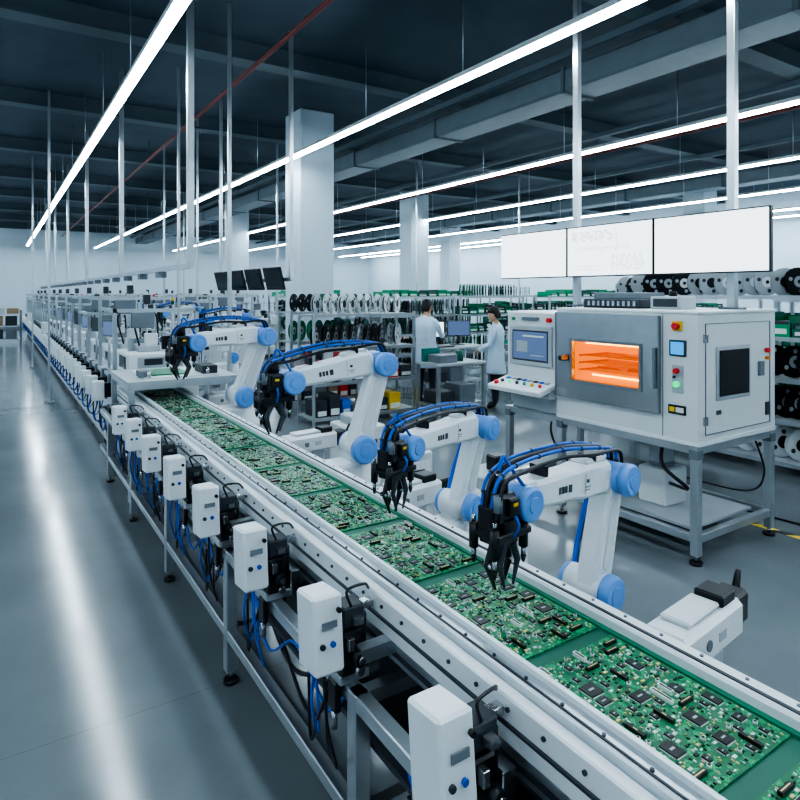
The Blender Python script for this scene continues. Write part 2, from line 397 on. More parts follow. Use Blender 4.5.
# ---------------------------------------------------------------- robots
def build_robot(S,E,W,k,seed=0,tipz=.97,name='robot_arm'):
    rnd=random.Random(seed); m=MB(); S=V(S);E=V(E);W=V(W)
    h=V((W.x-E.x,W.y-E.y,0)).normalized(); n=V((h.y,-h.x,0))
    if n.y>0: n=-n
    b=V((S.x+.02,S.y+.05,0)); q=k
    m.bx(b.x-.15,b.x+.15,b.y-.15,b.y+.15,0,.03,GREY,.004)
    m.bx(b.x-.12,b.x+.12,b.y-.12,b.y+.12,.03,S.z-.20*q,OFFW,.012)
    m.rev((b.x,b.y,S.z-.20*q),(0,0,1),[(0,.12*q),(.03*q,.12*q),(.05*q,.095*q),(.11*q,.085*q),(.12*q,.07*q)],WHITE,24)
    m.box((b.x-.10*q,b.y-.02,S.z-.13*q),(.18*q,.16*q,.13*q),WHITE,None,.018)
    m.box((b.x-.195*q,b.y-.02,S.z-.13*q),(.012*q,.10*q,.08*q),LGREY,None,.003)
    m.box((b.x,b.y,S.z-.05*q),(.13*q,.13*q,.14*q),WHITE,None,.02)
    m.box((b.x+.10*q,b.y+.03,S.z-.12*q),(.10*q,.10*q,.10*q),LGREY,None,.01)
    m.cyl(S-n*.09*q,S+n*.06*q,.062*q,WHITE,24)
    m.cap(S+n*.06*q,n,.068*q,.04*q,BLUE); m.cap(S-n*.09*q,-n,.06*q,.025*q,BLUE)
    m.rev(S+n*.10*q,n,[(0,.034*q),(.003*q,.032*q)],BLUE,20)
    m.link(S,E,.060*q,.052*q,n,.085*q,WHITE,.014*q)
    u=(E-S).normalized(); 
    m.link(S+u*.10*q+n*.044*q,E-u*.10*q+n*.044*q,.026*q,.022*q,n,.008*q,OFFW,.002)
    m.cyl(E-n*.08*q,E+n*.07*q,.056*q,BLUE,24)
    m.cap(E+n*.07*q,n,.060*q,.035*q,BLUE); m.cap(E-n*.08*q,-n,.056*q,.03*q,BLUE)
    m.rev(E+n*.105*q,n,[(0,.03*q),(.003*q,.028*q)],BLUE,20)
    fu=(W-E).normalized(); F0=E+fu*.05*q; F1=W-fu*.02*q
    up=n.cross(fu); 
    if up.z<0: up=-up
    L=(F1-F0).length
    R=Matrix((fu,n,up)).transposed()
    vs=[];N=8
    def sect(p,hw,hh,b2):
        return [p+n*a+up*c for a,c in((-hw+b2,-hh),(hw-b2,-hh),(hw,-hh+b2),(hw,hh-b2),(hw-b2,hh),(-hw+b2,hh),(-hw,hh-b2),(-hw,-hh+b2))]
    C=up*.014*q
    for t,hw,hh in((0,.042,.044),(.04,.050,.058),(.35,.050,.058),(.45,.049,.052),(.92,.047,.045),(1,.040,.038)):
        vs+=sect(F0+fu*t*L+C,hw*q,hh*q,.013*q)
    fs=[]
    for j in range(5):
        for i in range(N): fs.append((j*N+i,j*N+(i+1)%N,(j+1)*N+(i+1)%N,(j+1)*N+i))
    fs.append(list(range(N))[::-1]);fs.append([5*N+i for i in range(N)])
    m.add(vs,fs,WHITE)
    m.box(F0+fu*.085*q+up*.072*q,(.14*q,.07*q,.03*q),WHITE,R,.010*q)
    m.box(F0+fu*.37*L+up*.012*q+n*.0497*q,(.002,.0015,.075*q),GREY,R)
    s0=(F0+F1)/2+n*.0497*q+up*.012*q
    for i,(dx,ww,hh) in enumerate([(.010,.018,.026),(.034,.012,.022),(.051,.012,.022),(.068,.012,.022)]):
        m.box(s0+fu*(dx*q+.02*q),(ww*q,.0015,hh*q),DARK,R)
    m.box(s0-fu*.075*q-up*.010*q,(.03*q,.0035,.004*q),GREY,R); m.box(s0-fu*.075*q-up*.02*q,(.022*q,.0035,.003*q),GREY,R)
    m.box(s0-fu*.075*q+up*.010*q,(.014*q,.0035,.012*q),DARK,R)
    m.cyl(W-n*.06*q,W+n*.045*q,.052*q,BLUE,24); m.cap(W+n*.045*q,n,.055*q,.03*q,BLUE); m.cap(W-n*.06*q,-n,.050*q,.02*q,BLUE)
    m.rev(W+n*.075*q,n,[(0,.026*q),(.003*q,.024*q)],BLUE,18)
    T=W+h*.085*q
    Rz=RZ(math.atan2(h.y,h.x))
    m.box(W+h*.055*q,(.06*q,.07*q,.065*q),BLACK,Rz,.008)
    span=W.z-tipz
    zt=T.z-min(.30*span,.10*q)
    m.box(T+V((0,0,0)),(.075*q,.09*q,.09*q),DARK,Rz,.008)
    m.box(T+V((0,0,-.055*q)),(.06*q,.11*q,.05*q),BLACK,Rz,.006)
    m.cyl(T+V((0,0,.045*q)),T+V((0,0,.09*q)),.030*q,BLACK,14); m.cyl(T+V((0,0,.09*q)),T+V((0,0,.105*q)),.018*q,STEEL,12)
    m.box(T+n*.055*q+V((0,0,.01*q)),(.045*q,.025*q,.055*q),BLACK,Rz,.004); m.box(T+n*.0685*q+V((0,0,.02*q)),(.02*q,.003,.01*q),YEL,Rz)
    m.box(T+h*.05*q+V((0,0,-.03*q)),(.035*q,.06*q,.08*q),BLACK,Rz,.005)
    m.cyl(T+h*.05*q+n*.04*q+V((0,0,.0)),T+h*.05*q+n*.04*q+V((0,0,.05*q)),.014*q,GREY,10)
    m.box(V((T.x,T.y,zt))-h*.01,(.16*q,.12*q,.022*q),BLACK,Rz,.004)
    m.box(V((T.x,T.y,zt-.02*q)),(.09*q,.085*q,.03*q),DARK,Rz,.004)
    rest=zt-.02*q-tipz
    for (a,bb,ln) in((-.065,-.045,.62),(.065,-.04,.75),(-.06,.045,.7),(.06,.05,.6)):
        p=T+(h*a-n*bb)*q; p.z=zt
        l=rest*ln
        m.cyl(p+V((0,0,.03*q)),p-V((0,0,l*.5)),.015*q,BLACK,10); m.cyl(p-V((0,0,l*.5)),p-V((0,0,l*.8)),.008*q,STEEL,8)
        m.cyl(p-V((0,0,l*.8)),p-V((0,0,l)),.010*q,BLACK,8,.004)
        m.cyl(p+V((0,0,.03*q)),p+V((0,0,.05*q)),.007*q,GOLD if a<0 else STEEL,6)
    for sgn in(-1,1):
        j=T+h*(.02*sgn*q); j.z=zt-.03*q
        e2=j+h*(.030*sgn*q)-V((0,0,rest*.40)); e3=j-h*(.004*sgn*q)-V((0,0,rest*.92))
        m.tube([j,e2,e3],.01,BLACK,6,[.016*q,.014*q,.004*q],False)
        m.cyl(e2-n*.02*q,e2+n*.02*q,.010*q,STEEL,8)
        j2=j+n*.04*q; m.tube([j2,j2+h*(.022*sgn*q)-V((0,0,rest*.35)),j2-V((0,0,rest*.8))],.01,DARK,6,[.012*q,.011*q,.004*q],False)
    for i,(c,r,off,hgt) in enumerate(((HOSE,.0068,.018,.0),(HOSE,.0058,-.018,.012),(BLACK,.007,.040,-.02),(BLACK,.008,-.002,.004))):
        o=n*off*q; z=hgt*q
        pts=[E+V((0,0,.03))-fu*.03*q+o,E+up*.10*q+o,F0+fu*.25*L+up*(.125*q+z)+o,F0+fu*.62*L+up*(.135*q+z)+o*.8,W+up*(.120*q+z)+h*.01+o,T+h*.03*q+V((0,0,.085*q))+o*1.3,T+h*.06*q+V((0,0,-.02*q))+o]
        if c is HOSE: m.ribbed(pts,r*q,c,DARK)
        else: m.tube(spline(pts,7),r*q,c,6)
    pts=[S-n*.10*q+V((.02,0,0)),S-n*.13*q+u*.12*q-h*.07*q,E-n*.12*q-u*.12*q-h*.08*q,E-n*.06*q+up*.06*q-h*.03*q]
    m.tube(spline(pts,7),.010*q,HOSE,6); m.tube(spline([p+V((.02,.01,0)) for p in pts],7),.010*q,BLACK,6)
    m.tube(spline([T+V((0,0,.10*q)),T+V((0,0,.15*q))-h*.02,T-h*.04*q+V((0,0,.13*q)),W+up*.05*q+n*.03*q],6),.006*q,HOSE,5)
    m.tube(spline([T+n*.05*q,T+n*.08*q+V((0,0,-.04*q)),T+n*.06*q+V((0,0,-.08*q))],6),.005*q,HOSE,5)
    for t in(.2,.8): m.box(F0+fu*t*L+up*.080*q,(.014*q,.07*q,.035*q),BLACK,R,.002)
    return m.obj(name)
build_robot((1.85,1.54,.81),(1.94,1.54,1.21),(1.40,1.47,1.235),1.0,1,.975)
build_robot((1.86,2.34,.885),(1.97,2.34,1.25),(1.45,2.19,1.25),.97,2,.99)
build_robot((1.95,3.50,.91),(2.11,3.50,1.44),(1.5,3.54,1.36),1.3,3,1.05)
build_robot((1.93,5.74,.93),(2.12,5.68,1.49),(1.47,5.62,1.46),1.45,4,1.14)
build_robot((2.75,8.6,1.0),(2.95,8.6,1.55),(2.42,8.55,1.5),1.2,6,1.2)
build_robot((2.75,11.2,1.0),(2.95,11.2,1.6),(2.42,11.15,1.55),1.2,7,1.2)

def build_stage():
    m=MB()
    m.bx(-.10,.10,-.10,.10,0,.03,GREY,.004); m.bx(-.05,.05,-.05,.05,.03,.70,ALU,.004)
    m.bx(-.28,.16,-.075,.075,.70,.83,WHITE,.018)
    m.bx(-.20,.02,-.05,.05,.83,.85,OFFW,.006)
    m.bx(-.30,-.28,-.05,.05,.72,.81,BLUE,.004)
    m.bx(.16,.26,-.05,.05,.71,.82,BLACK,.01); m.cyl((.26,0,.77),(.31,0,.77),.03,BLACK,12)
    m.bx(.02,.12,-.06,.04,.83,.87,BLACK,.006)
    m.cyl((-.12,-.075,.765),(-.12,-.08,.765),.018,GREY,12); m.box((-.02,-.0765,.765),(.05,.003,.03),LGREY)
    m.tube(spline([(.28,0,.78),(.34,.02,.84),(.38,.08,.6),(.3,.1,.35),(.12,.06,.2)],7),.009,BLACK,5)
    return m.mesh('linear_actuator')
st=build_stage()
for p in ((2.03,1.22,0),(1.98,2.9,0),(2.05,4.35,0),(2.1,6.6,0)): put(st,'linear_actuator',p,.12)
def build_cab():
    m=MB(); m.bx(-.18,.18,-.2,.2,.05,.72,OFFW,.012); m.bx(-.16,.16,-.18,.18,0,.05,DARK)
    m.bx(-.185,-.18,-.16,.16,.12,.66,WHITE); m.bx(-.15,.15,-.205,-.2,.12,.66,WHITE); m.bx(-.1,.1,-.21,-.205,.5,.6,DARK)
    m.bx(-.12,.12,-.12,.12,.72,.80,LGREY,.01); m.bx(.0,.1,-.1,.0,.80,.9,BLACK,.01)
    return m.mesh('robot_controller_cabinet')
cb=build_cab()
for p in ((2.55,3.95,0),(2.75,4.95,0),(2.55,2.95,0)): put(cb,'robot_controller_cabinet',p)

m=MB()
for x in(1.02,1.98):
    for y in(6.05,7.05):
        m.bx(x-.025,x+.025,y-.025,y+.025,0.0,1.06,ALU,.004)
for y in(6.05,7.05): m.bx(1.02,2.01,y-.025,y+.025,1.01,1.06,ALU,.003)
for x in(1.02,1.98): m.bx(x-.025,x+.025,6.05,7.05,1.01,1.06,ALU,.003)
m.bx(.99,2.01,6.03,7.08,1.06,1.09,LGREY,.004)
m.bx(1.15,1.85,6.15,6.9,1.09,1.10,OFFW)
m.bx(1.25,1.6,6.3,6.8,1.10,1.11,PCB); m.bx(1.7,1.85,6.2,6.5,1.10,1.18,DARK,.006); m.bx(1.12,1.22,6.25,6.4,1.10,1.16,GREY,.006)
m.bx(.99,2.01,6.02,6.04,1.02,1.09,LGREY)
for x in(1.2,1.45,1.75): m.cyl((x,6.2,1.10),(x,6.2,1.16),.02,STEEL,8)
m.obj('transfer_station')

# ---------------------------------------------------------------- SMT line machines
def build_machine(seed):
    rnd=random.Random(seed); m=MB(); L=1.12
    m.bx(0,.9,.02,L-.02,.08,.92,OFFW,.015); m.bx(.03,.87,.05,L-.05,0,.08,DARK)
    m.bx(-.01,0,.08,.52,.15,.8,WHITE); m.bx(-.01,0,.6,L-.08,.15,.8,WHITE)
    m.bx(-.015,-.01,.47,.49,.4,.55,DARK); m.bx(-.02,-.01,.7,.95,.62,.75,DARK)
    m.bx(-.04,.94,0,L,.92,.97,ALU,.004)
    hh=rnd.choice([.18,.24,.3])
    m.bx(.12,.84,.10,L-.3,.97,.97+hh,WHITE,.02)
    m.box((.115,L*.37,.97+hh*.5),(.01,.4,hh*.6),SCRD)
    m.box((.48,.095,.97+hh*.5),(.5,.01,hh*.55),LGREY); m.box((.4,.088,.97+hh*.55),(.2,.01,hh*.3),DARK)
    m.bx(.2,.7,L-.28,L-.06,.97,1.12,GREY,.01)
    m.bx(.25,.5,.2,.6,.97+hh,1.04+hh,LGREY,.01); m.cyl((.65,.3,.97+hh),(.65,.3,1.1+hh),.05,BLACK,10)
    for i in range(2):
        y=.22+.56*i
        m.box((-.17,y,.80),(.12,.14,.22),WHITE,RX(-.08),.008); m.bx(-.11,-.0,y-.04,y+.06,.72,.88,BLACK,.006)
        m.bx(-.06,0.0,y-.05,y+.05,.88,.98,GREY,.006)
        m.tube(spline([(-.17,y,.7),(-.2,y+.02,.5),(-.1,y+.1,.42),(-.01,y+.16,.6)],6),.006,HOSE,5)
        m.tube(spline([(-.15,y,.7),(-.14,y+.02,.4),(-.06,y+.08,.35),(-.01,y+.1,.5)],6),.008,BLACK,5)
    gh=rnd.choice([1.62,1.72,1.85])
    for x in(-.02,.88): m.bx(x-.02,x+.02,.03,.07,.97,gh,ALU)
    m.bx(-.04,.9,.03,.07,gh-.04,gh,ALU); m.bx(-.04,0,.07,L,gh-.04,gh,ALU); m.bx(.86,.9,.07,L,1.30,1.34,ALU)
    m.bx(.15,.4,.02,.08,gh-.22,gh-.04,GREY,.006)
    m.bx(.2,.75,.4,.46,1.30,1.36,STEEL); m.bx(.35,.5,.34,.40,1.18,1.42,WHITE,.01); m.bx(.38,.46,.36,.38,1.1,1.2,BLACK)
    m.bx(.55,.66,.34,.40,1.22,1.38,BLACK,.006)
    m.bx(.18,.24,.38,.48,.97,1.36,ALU); m.bx(.72,.78,.38,.48,.97,1.36,ALU)
    m.cyl((.05,L-.15,.97),(.05,L-.15,1.5),.015,ALU,8)
    m.box((.05,L-.17,1.46),(.03,.28,.2),DARK,RZ(.3),.006); m.box((.033,L-.175,1.46),(.005,.25,.17),SCRD if seed%2 else SCRB,RZ(.3))
    m.cyl((.8,.9,.97),(.8,.9,1.75),.010,ALU,6)
    m.cyl((.8,.9,1.75),(.8,.9,1.80),.018,DG,8); m.cyl((.8,.9,1.80),(.8,.9,1.84),.018,YEL,8); m.cyl((.8,.9,1.84),(.8,.9,1.88),.018,RED if seed==1 else LGREY,8)
    m.tube(spline([(.3,.3,1.2),(.2,.1,1.6),(.5,.5,1.65),(.6,.8,1.2)],7),.012,BLACK,5)
    m.cyl((.45,.75,.97),(.45,.75,gh+.2),.014,ALU,6); m.box((.45,.75,gh+.1),(.08,.08,.12),DARK,None,.006)
    return m.mesh('pick_and_place_machine')
mm=[build_machine(i) for i in range(4)]
for i in range(22): put(mm[i%4],'pick_and_place_machine',(1.12,7.5+1.16*i,0))
for i in range(14): put(mm[(i*3+1)%4],'pick_and_place_machine',(3.7,12.8+1.35*i,0))
for i in range(8): put(mm[(i*3+2)%4],'pick_and_place_machine',(6.1,17.5+1.5*i,0))

m=MB()
for y in [6.35,10.45,14.9,19.2,23.6,28]:
    m.bx(1.588,1.652,y-.032,y+.032,2.2,H,ALU)
m.bx(1.595,1.645,6.3,32,2.15,2.20,ALU)
for i in range(22): m.bx(1.57,1.67,7.6+1.1*i,7.75+1.1*i,2.08,2.15,GREY,.005)
m.obj('overhead_busway')
me=MB()
me.bx(-.02,.02,-.02,.02,0,H-0,ALU); me.bx(-.12,.12,-.02,.02,1.6,1.63,ALU); me.bx(-.08,.08,-.08,.08,0,.02,GREY)
me.bx(-.12,-.02,-.05,.05,1.2,1.4,OFFW,.01); me=me.mesh('utility_post')
for p in((2.35,7.4),(2.35,9.9),(3.3,12.4),(3.3,15.3),(.75,12.3),(.75,18.3),(5.2,13),(5.3,17),(5.4,22),(9.3,13.5),(12.5,13.0),(9.5,19)): put(me,'utility_post',(p[0],p[1],0))

m=MB()
m.bx(3.27,3.32,7.7,10.9,2.06,2.11,ALU)
for y in(7.75,10.85): m.bx(3.27,3.32,y-.025,y+.025,2.11,H,ALU)
for i in range(4):
    y=8.1+.77*i; R=RZ(math.radians(6))@RY(math.radians(-14))
    m.box((3.19,y,2.10),(.035,.50,.32),BLACK,R,.006); m.box((3.171,y-.004,2.105),(.005,.46,.28),SCRD,R)
    m.bx(3.20,3.28,y-.04,y+.04,2.06,2.12,DARK)
m.obj('hanging_monitor_bank')

# ---------------------------------------------------------------- oven
m=MB()
xa,xb,ya,yb,z0,z1=4.07,5.12,2.48,3.77,.83,1.75
cy0,cy1,cz0,cz1,cx=2.92,3.57,1.18,1.50,4.50
m.bx(xa,xb,ya,cy0,z0,z1,OFFW); m.bx(xa,xb,cy1,yb,z0,z1,OFFW)
m.bx(xa,xb,cy0,cy1,z0,cz0,OFFW); m.bx(xa,xb,cy0,cy1,cz1,z1,OFFW); m.bx(cx,xb,cy0,cy1,cz0,cz1,OFFW)
t=.004
m.bx(cx-t,cx,cy0,cy1,cz0,cz1,GLOW_WALL); m.bx(xa,cx,cy0,cy0+t,cz0,cz1,GLOW_WALL); m.bx(xa,cx,cy1-t,cy1,cz0,cz1,GLOW_WALL)
m.bx(xa,cx,cy0,cy1,cz0,cz0+t,GLOW_WALL); m.bx(xa,cx,cy0,cy1,cz1-t,cz1,GLOW_WALL)
for z in (1.26,1.32,1.38):
    for i in range(9): m.cyl((xa+.05+.045*i,cy0+.01,z),(xa+.05+.045*i,cy1-.01,z),.0025,GLOW_RACK,6)
    m.bx(xa+.04,cx-.04,cy0+.01,cy0+.03,z-.01,z+.005,GLOW_RACK); m.bx(xa+.04,cx-.04,cy1-.03,cy1-.01,z-.01,z+.005,GLOW_RACK)
m.bx(xa+.15,cx-.1,2.98,3.20,1.383,1.40,GLOW_RACK); m.bx(xa+.2,cx-.1,3.28,3.5,1.263,1.28,GLOW_RACK); m.bx(xa+.2,cx-.1,3.0,3.2,1.263,1.29,GLOW_RACK)
for y in (2.96,3.02,3.08,3.14,3.20): m.cyl((cx-.03,y,cz0+.03),(cx-.03,y,cz1-.03),.008,HEAT,8)
m.cyl((xa+.12,cy0+.02,cz1-.02),(xa+.12,cy1-.02,cz1-.02),.008,HEAT,8); m.cyl((xa+.3,cy0+.02,cz1-.02),(xa+.3,cy1-.02,cz1-.02),.008,HEAT,8)
m.cyl((xa+.2,cy0+.02,cz0+.025),(xa+.2,cy1-.02,cz0+.025),.008,HEAT,8)
px=xa-.035
m.bx(px,xa,2.76,cy0,1.02,1.735,STEEL); m.bx(px,xa,cy1,3.75,1.02,1.735,STEEL)
m.bx(px,xa,cy0,cy1,1.02,cz0,STEEL); m.bx(px,xa,cy0,cy1,cz1,1.735,STEEL)
for a in((2.755,2.765),(3.745,3.755)): m.bx(px-.004,px,a[0],a[1],1.02,1.735,GREY)
for (a,b2,c,d) in((cy0-.02,cy0,cz0-.02,cz1+.02),(cy1,cy1+.02,cz0-.02,cz1+.02),(cy0,cy1,cz0-.02,cz0),(cy0,cy1,cz1,cz1+.02)): m.bx(px-.010,px,a,b2,c,d,GREY)
m.bx(px-.05,px,3.62,3.68,1.33,1.37,BLACK,.006); m.bx(px-.055,px-.01,3.60,3.64,1.34,1.38,ORG,.004)
m.bx(px-.03,px,2.775,2.795,1.2,1.5,GREY,.004)
m.bx(xa-.01,xb+.01,ya-.012,yb,z1,z1+.025,WHITE,.006); m.bx(xa-.005,xb,ya-.006,yb,z0-.0,z0+.03,WHITE)
m.bx(xa-.004,xa,2.745,2.75,z0,z1,GREY)
m.bx(xa-.015,xa,2.56,2.69,1.45,1.565,DARK,.004); m.bx(xa-.018,xa-.015,2.575,2.675,1.462,1.552,SCRB2)
m.bx(xa-.012,xa,2.59,2.67,1.63,1.70,YEL,.004); m.cyl((xa-.012,2.63,1.665),(xa-.045,2.63,1.665),.024,RED,14)
m.bx(xa-.008,xa,2.585,2.67,1.19,1.385,LGREY,.003)
m.cyl((xa-.008,2.63,1.345),(xa-.035,2.63,1.345),.02,RED,12); m.cyl((xa-.008,2.63,1.25),(xa-.03,2.63,1.25),.022,LEDG,12); m.cyl((xa-.008,2.65,1.30),(xa-.02,2.65,1.30),.01,BLACK,8)
m.bx(xa-.008,xa,2.565,2.70,1.035,1.10,BLACK); m.bx(xa-.010,xa-.008,2.65,2.69,1.05,1.085,YEL); m.bx(xa-.010,xa-.008,2.58,2.64,1.05,1.085,CONN)
m.bx(4.29,4.74,ya-.012,ya,1.13,1.52,LGREY,.005); m.bx(4.32,4.71,ya-.02,ya-.012,1.16,1.49,BLACK,.003)
m.bx(4.16,5.04,ya-.006,ya,.90,.905,GREY); m.bx(4.16,5.04,ya-.006,ya,1.68,1.685,GREY)
m.bx(4.16,4.165,ya-.006,ya,.90,1.685,GREY); m.bx(5.035,5.04,ya-.006,ya,.90,1.685,GREY)
for z in(1.0,1.58): m.bx(4.13,4.18,ya-.015,ya,z-.03,z+.03,STEEL,.003)
m.bx(4.86,4.93,ya-.02,ya,1.27,1.38,GREY,.004); m.bx(4.3,4.36,ya-.004,ya,1.03,1.06,DARK)
m.cyl((4.98,ya,1.46),(4.98,ya-.03,1.46),.018,RED,10); m.cyl((4.98,ya,1.40),(4.98,ya-.03,1.40),.014,ORG,10)
m.bx(4.97,5.03,ya-.01,ya,.96,1.06,DARK,.003)
m.bx(xa+.02,xb-.15,3.79,4.42,.96,1.73,OFFW,.015)
m.bx(xa,xa+.02,3.83,4.36,1.24,1.60,LGREY,.004); m.bx(xa-.004,xa,3.87,4.32,1.28,1.56,DARK,.002); m.bx(xa-.006,xa-.004,3.885,4.305,1.295,1.545,SCRB)
m.bx(xa-.008,xa-.006,3.92,4.18,1.50,1.515,CONN); m.bx(xa-.008,xa-.006,3.92,4.08,1.33,1.34,LGREY); m.bx(xa-.008,xa-.006,4.12,4.26,1.36,1.46,LGREY)
m.cyl((xa+.02,3.86,1.66),(xa-.02,3.86,1.66),.02,RED,12); m.bx(xa+.0,xa+.02,4.0,4.2,1.65,1.68,GREY); m.cyl((xa+.02,4.32,1.66),(xa-.0,4.32,1.66),.015,GRN,10)
m.box((xa-.08,4.11,1.06),(.26,.66,.05),WHITE,RY(math.radians(-16)),.008)
m.bx(xa-.05,xa+.02,3.80,4.40,.97,1.06,OFFW,.006)
for i in range(6):
    c=[RED,YEL,GRN,DARK,LEDG,DARK][i]
    m.cyl((xa-.11,3.86+.095*i,1.075),(xa-.115,3.86+.095*i,1.10),.015,c,10)
for i in range(8): m.box((xa-.03,3.85+.07*i,1.105),(.03,.045,.01),[LGREY,HOSE,DARK][i%3],RY(math.radians(-16)))
m.cyl((xa-.16,4.36,1.05),(xa-.17,4.36,1.09),.022,RED,12)
def legs(m,xs,yss,zt):
    for x in xs:
        for y in yss:
            m.bx(x-.03,x+.03,y-.03,y+.03,.06,zt,ALU,.005); m.bx(x-.034,x+.034,y-.034,y+.034,zt-.09,zt-.03,GREY)
            m.cyl((x,y,0),(x,y,.022),.045,BLACK,12); m.cyl((x,y,.02),(x,y,.06),.012,STEEL,8)
legs(m,(4.10,5.09),(2.51,3.74,4.39),.83)
for y in(2.51,3.74,4.39):
    for z in(.80,.18): m.bx(4.10,5.09,y-.025,y+.025,z-.028,z+.028,ALU,.004)
for x in(4.10,5.09):
    for z in(.80,.18): m.bx(x-.025,x+.025,2.51,4.39,z-.028,z+.028,ALU,.004)
m.bx(4.12,4.9,3.8,4.38,.83,.96,LGREY,.01)
m.bx(4.40,4.7,2.95,3.2,.21,.50,OFFW,.015); m.cyl((4.5,3.05,.50),(4.5,3.05,.80),.09,LGREY,16); m.cyl((4.5,3.05,.52),(4.5,3.05,.55),.10,GREY,16)
m.bx(4.3,4.8,3.4,3.7,.205,.42,GREY,.01)
m.bx(4.2,5.0,2.6,3.7,.19,.21,LGREY)
m.tube(spline([(4.3,2.9,.78),(4.22,2.85,.6),(4.3,2.7,.45),(4.45,2.94,.4)],7),.014,BLACK,6)
m.tube(spline([(4.4,4.1,.83),(4.35,4.1,.6),(4.4,4.0,.4),(4.55,3.9,.25),(4.7,3.7,.4)],7),.010,BLACK,6)
m.tube(spline([(4.95,2.55,.78),(5.0,2.5,.5),(4.93,2.6,.35),(4.70,3.0,.4)],7),.008,BLACK,6)
m.obj('industrial_oven')
m=MB()
m.bx(-.2,.2,-.28,.28,.01,.075,DARK,.006); m.bx(-.17,.17,-.25,.2,.075,.13,GREY,.006)
for i in range(10): m.bx(-.203,-.2,-.24+.05*i,-.215+.05*i,.02,.06,STEEL)
m.bx(-.2,.2,-.28,.28,0,.01,BLACK); m.obj('rack_power_supply',(4.45,3.35,1.775))
m=MB(); m.bx(-.1,.1,-.13,.13,0,.10,LGREY,.008); m.bx(-.105,-.1,-.1,.1,.02,.08,DARK); m.cyl((0,0,.1),(0,0,.14),.03,BLACK,10); m.obj('exhaust_blower',(4.35,2.85,1.775))

def build_screen(kind):
    m=MB(); w,h=.925,.47
    m.bx(-.02,.02,-w/2,w/2,-h/2,h/2,BLACK,.005); m.bx(-.024,-.0195,-w/2+.011,w/2-.011,-h/2+.011,h/2-.011,SCRW)
    m.bx(.02,.05,-.15,.15,-.12,.12,DARK,.006)
    rnd=random.Random(5+kind)
    if kind==1:
        for r_ in range(5):
            y=.40
            while y>-.05:
                l=rnd.uniform(.01,.035); m.bx(-.0255,-.024,y-l,y,.17-.018*r_,.175-.018*r_,LINE); y-=l+rnd.choice([.008,.03,.06])
        pts=[(-.0255,.36-.012*i,.02+.02*math.sin(i*1.3)*math.sin(i*.21)) for i in range(50)]
        m.tube(pts,.0014,LINE,4)
        for r_ in range(8):
            y=-.05
            while y>-.38:
                l=rnd.uniform(.01,.03); m.bx(-.0255,-.024,y-l,y,-.05-.018*r_,-.0465-.018*r_,LINE); y-=l+rnd.choice([.008,.03])
        m.bx(-.0255,-.024,.05,.38,-.14,-.138,LINE); m.bx(-.0255,-.024,.10,.38,-.17,-.168,LINE)
        m.bx(-.0255,-.024,-.1,-.0985,-.02,.19,LINE)
    else:
        y=.42
        while y>.25:
            l=rnd.uniform(.01,.02); m.bx(-.0255,-.024,y-l,y,.196,.199,LINE); y-=l+.02
    return m.mesh('display_screen')
for i,y in enumerate((2.70,3.63,4.56)):
    put(build_screen(1 if i==1 else 0),'display_screen',(4.58,y,2.285))
m=MB()
for y in(2.60,4.12):
    m.bx(4.70,4.76,y-.03,y+.03,1.775,H,ALU,.003); m.bx(4.66,4.80,y-.07,y+.07,1.775,1.79,GREY)
for z in(2.18,2.39): m.bx(4.63,4.70,2.3,4.95,z-.025,z+.025,ALU,.003)
m.obj('display_mount_frame')

m=MB(); m.bx(-.03,.03,-2.2,0,0.0,.002,HAZ); m.obj('floor_marking_tape',(5.22,2.75,0.0))
m=MB(); m.tube(spline([(5.3,3.9,.012),(5.35,3.2,.012),(5.45,3.0,.012),(5.55,2.2,.012),(5.9,1.9,.012)],8),.010,BLACK,6); m.obj('floor_cable')

# ---------------------------------------------------------------- racks
def reel(m,c,a,r,w,col,hub):
    c=V(c);a=V(a).normalized()
    m.cyl(c-a*w/2,c-a*(w/2-.003),r,col,18); m.cyl(c+a*(w/2-.003),c+a*w/2,r,col,18)
    m.cyl(c-a*(w/2-.003),c+a*(w/2-.003),r*.80,DARK,14)
    m.cyl(c-a*(w/2+.002),c+a*(w/2+.002),r*.40,hub,12); m.cyl(c-a*(w/2+.003),c+a*(w/2+.003),r*.14,BLACK,8)
    u,w2=perp(a)
    for i in range(3):
        th=2*math.pi*i/3+r*40; d=(u*math.cos(th)+w2*math.sin(th))
        m.cyl(c+d*r*.66-a*(w/2+.0015),c+d*r*.66+a*(w/2+.0015),r*.15,DARK if col is not BLACK else LGREY,8)
def bins(m,w,d,z,gap,rnd,cols):
    x=.05
    while x<w-.2:
        bw=rnd.uniform(.16,.26); bh=gap*rnd.uniform(.35,.6); c=rnd.choice(cols)
        y0=.02; y1=d-.06; za=z+.011
        m.bx(x,x+bw,y0,y1,za,za+.01,c); m.bx(x,x+.008,y0,y1,za,za+bh,c); m.bx(x+bw-.008,x+bw,y0,y1,za,za+bh,c)
        m.bx(x,x+bw,y1-.008,y1,za,za+bh,c); m.bx(x,x+bw,y0,y0+.008,za,za+bh*.6,c)
        m.bx(x+.03,x+bw-.03,y0-.003,y0,za+bh*.15,za+bh*.4,CONN)
        m.bx(x+.02,x+bw-.02,y0+.03,y1-.03,za+.01,za+bh*.75,rnd.choice([GREY,DARK,LGREY,GRN]))
        x+=bw+.02
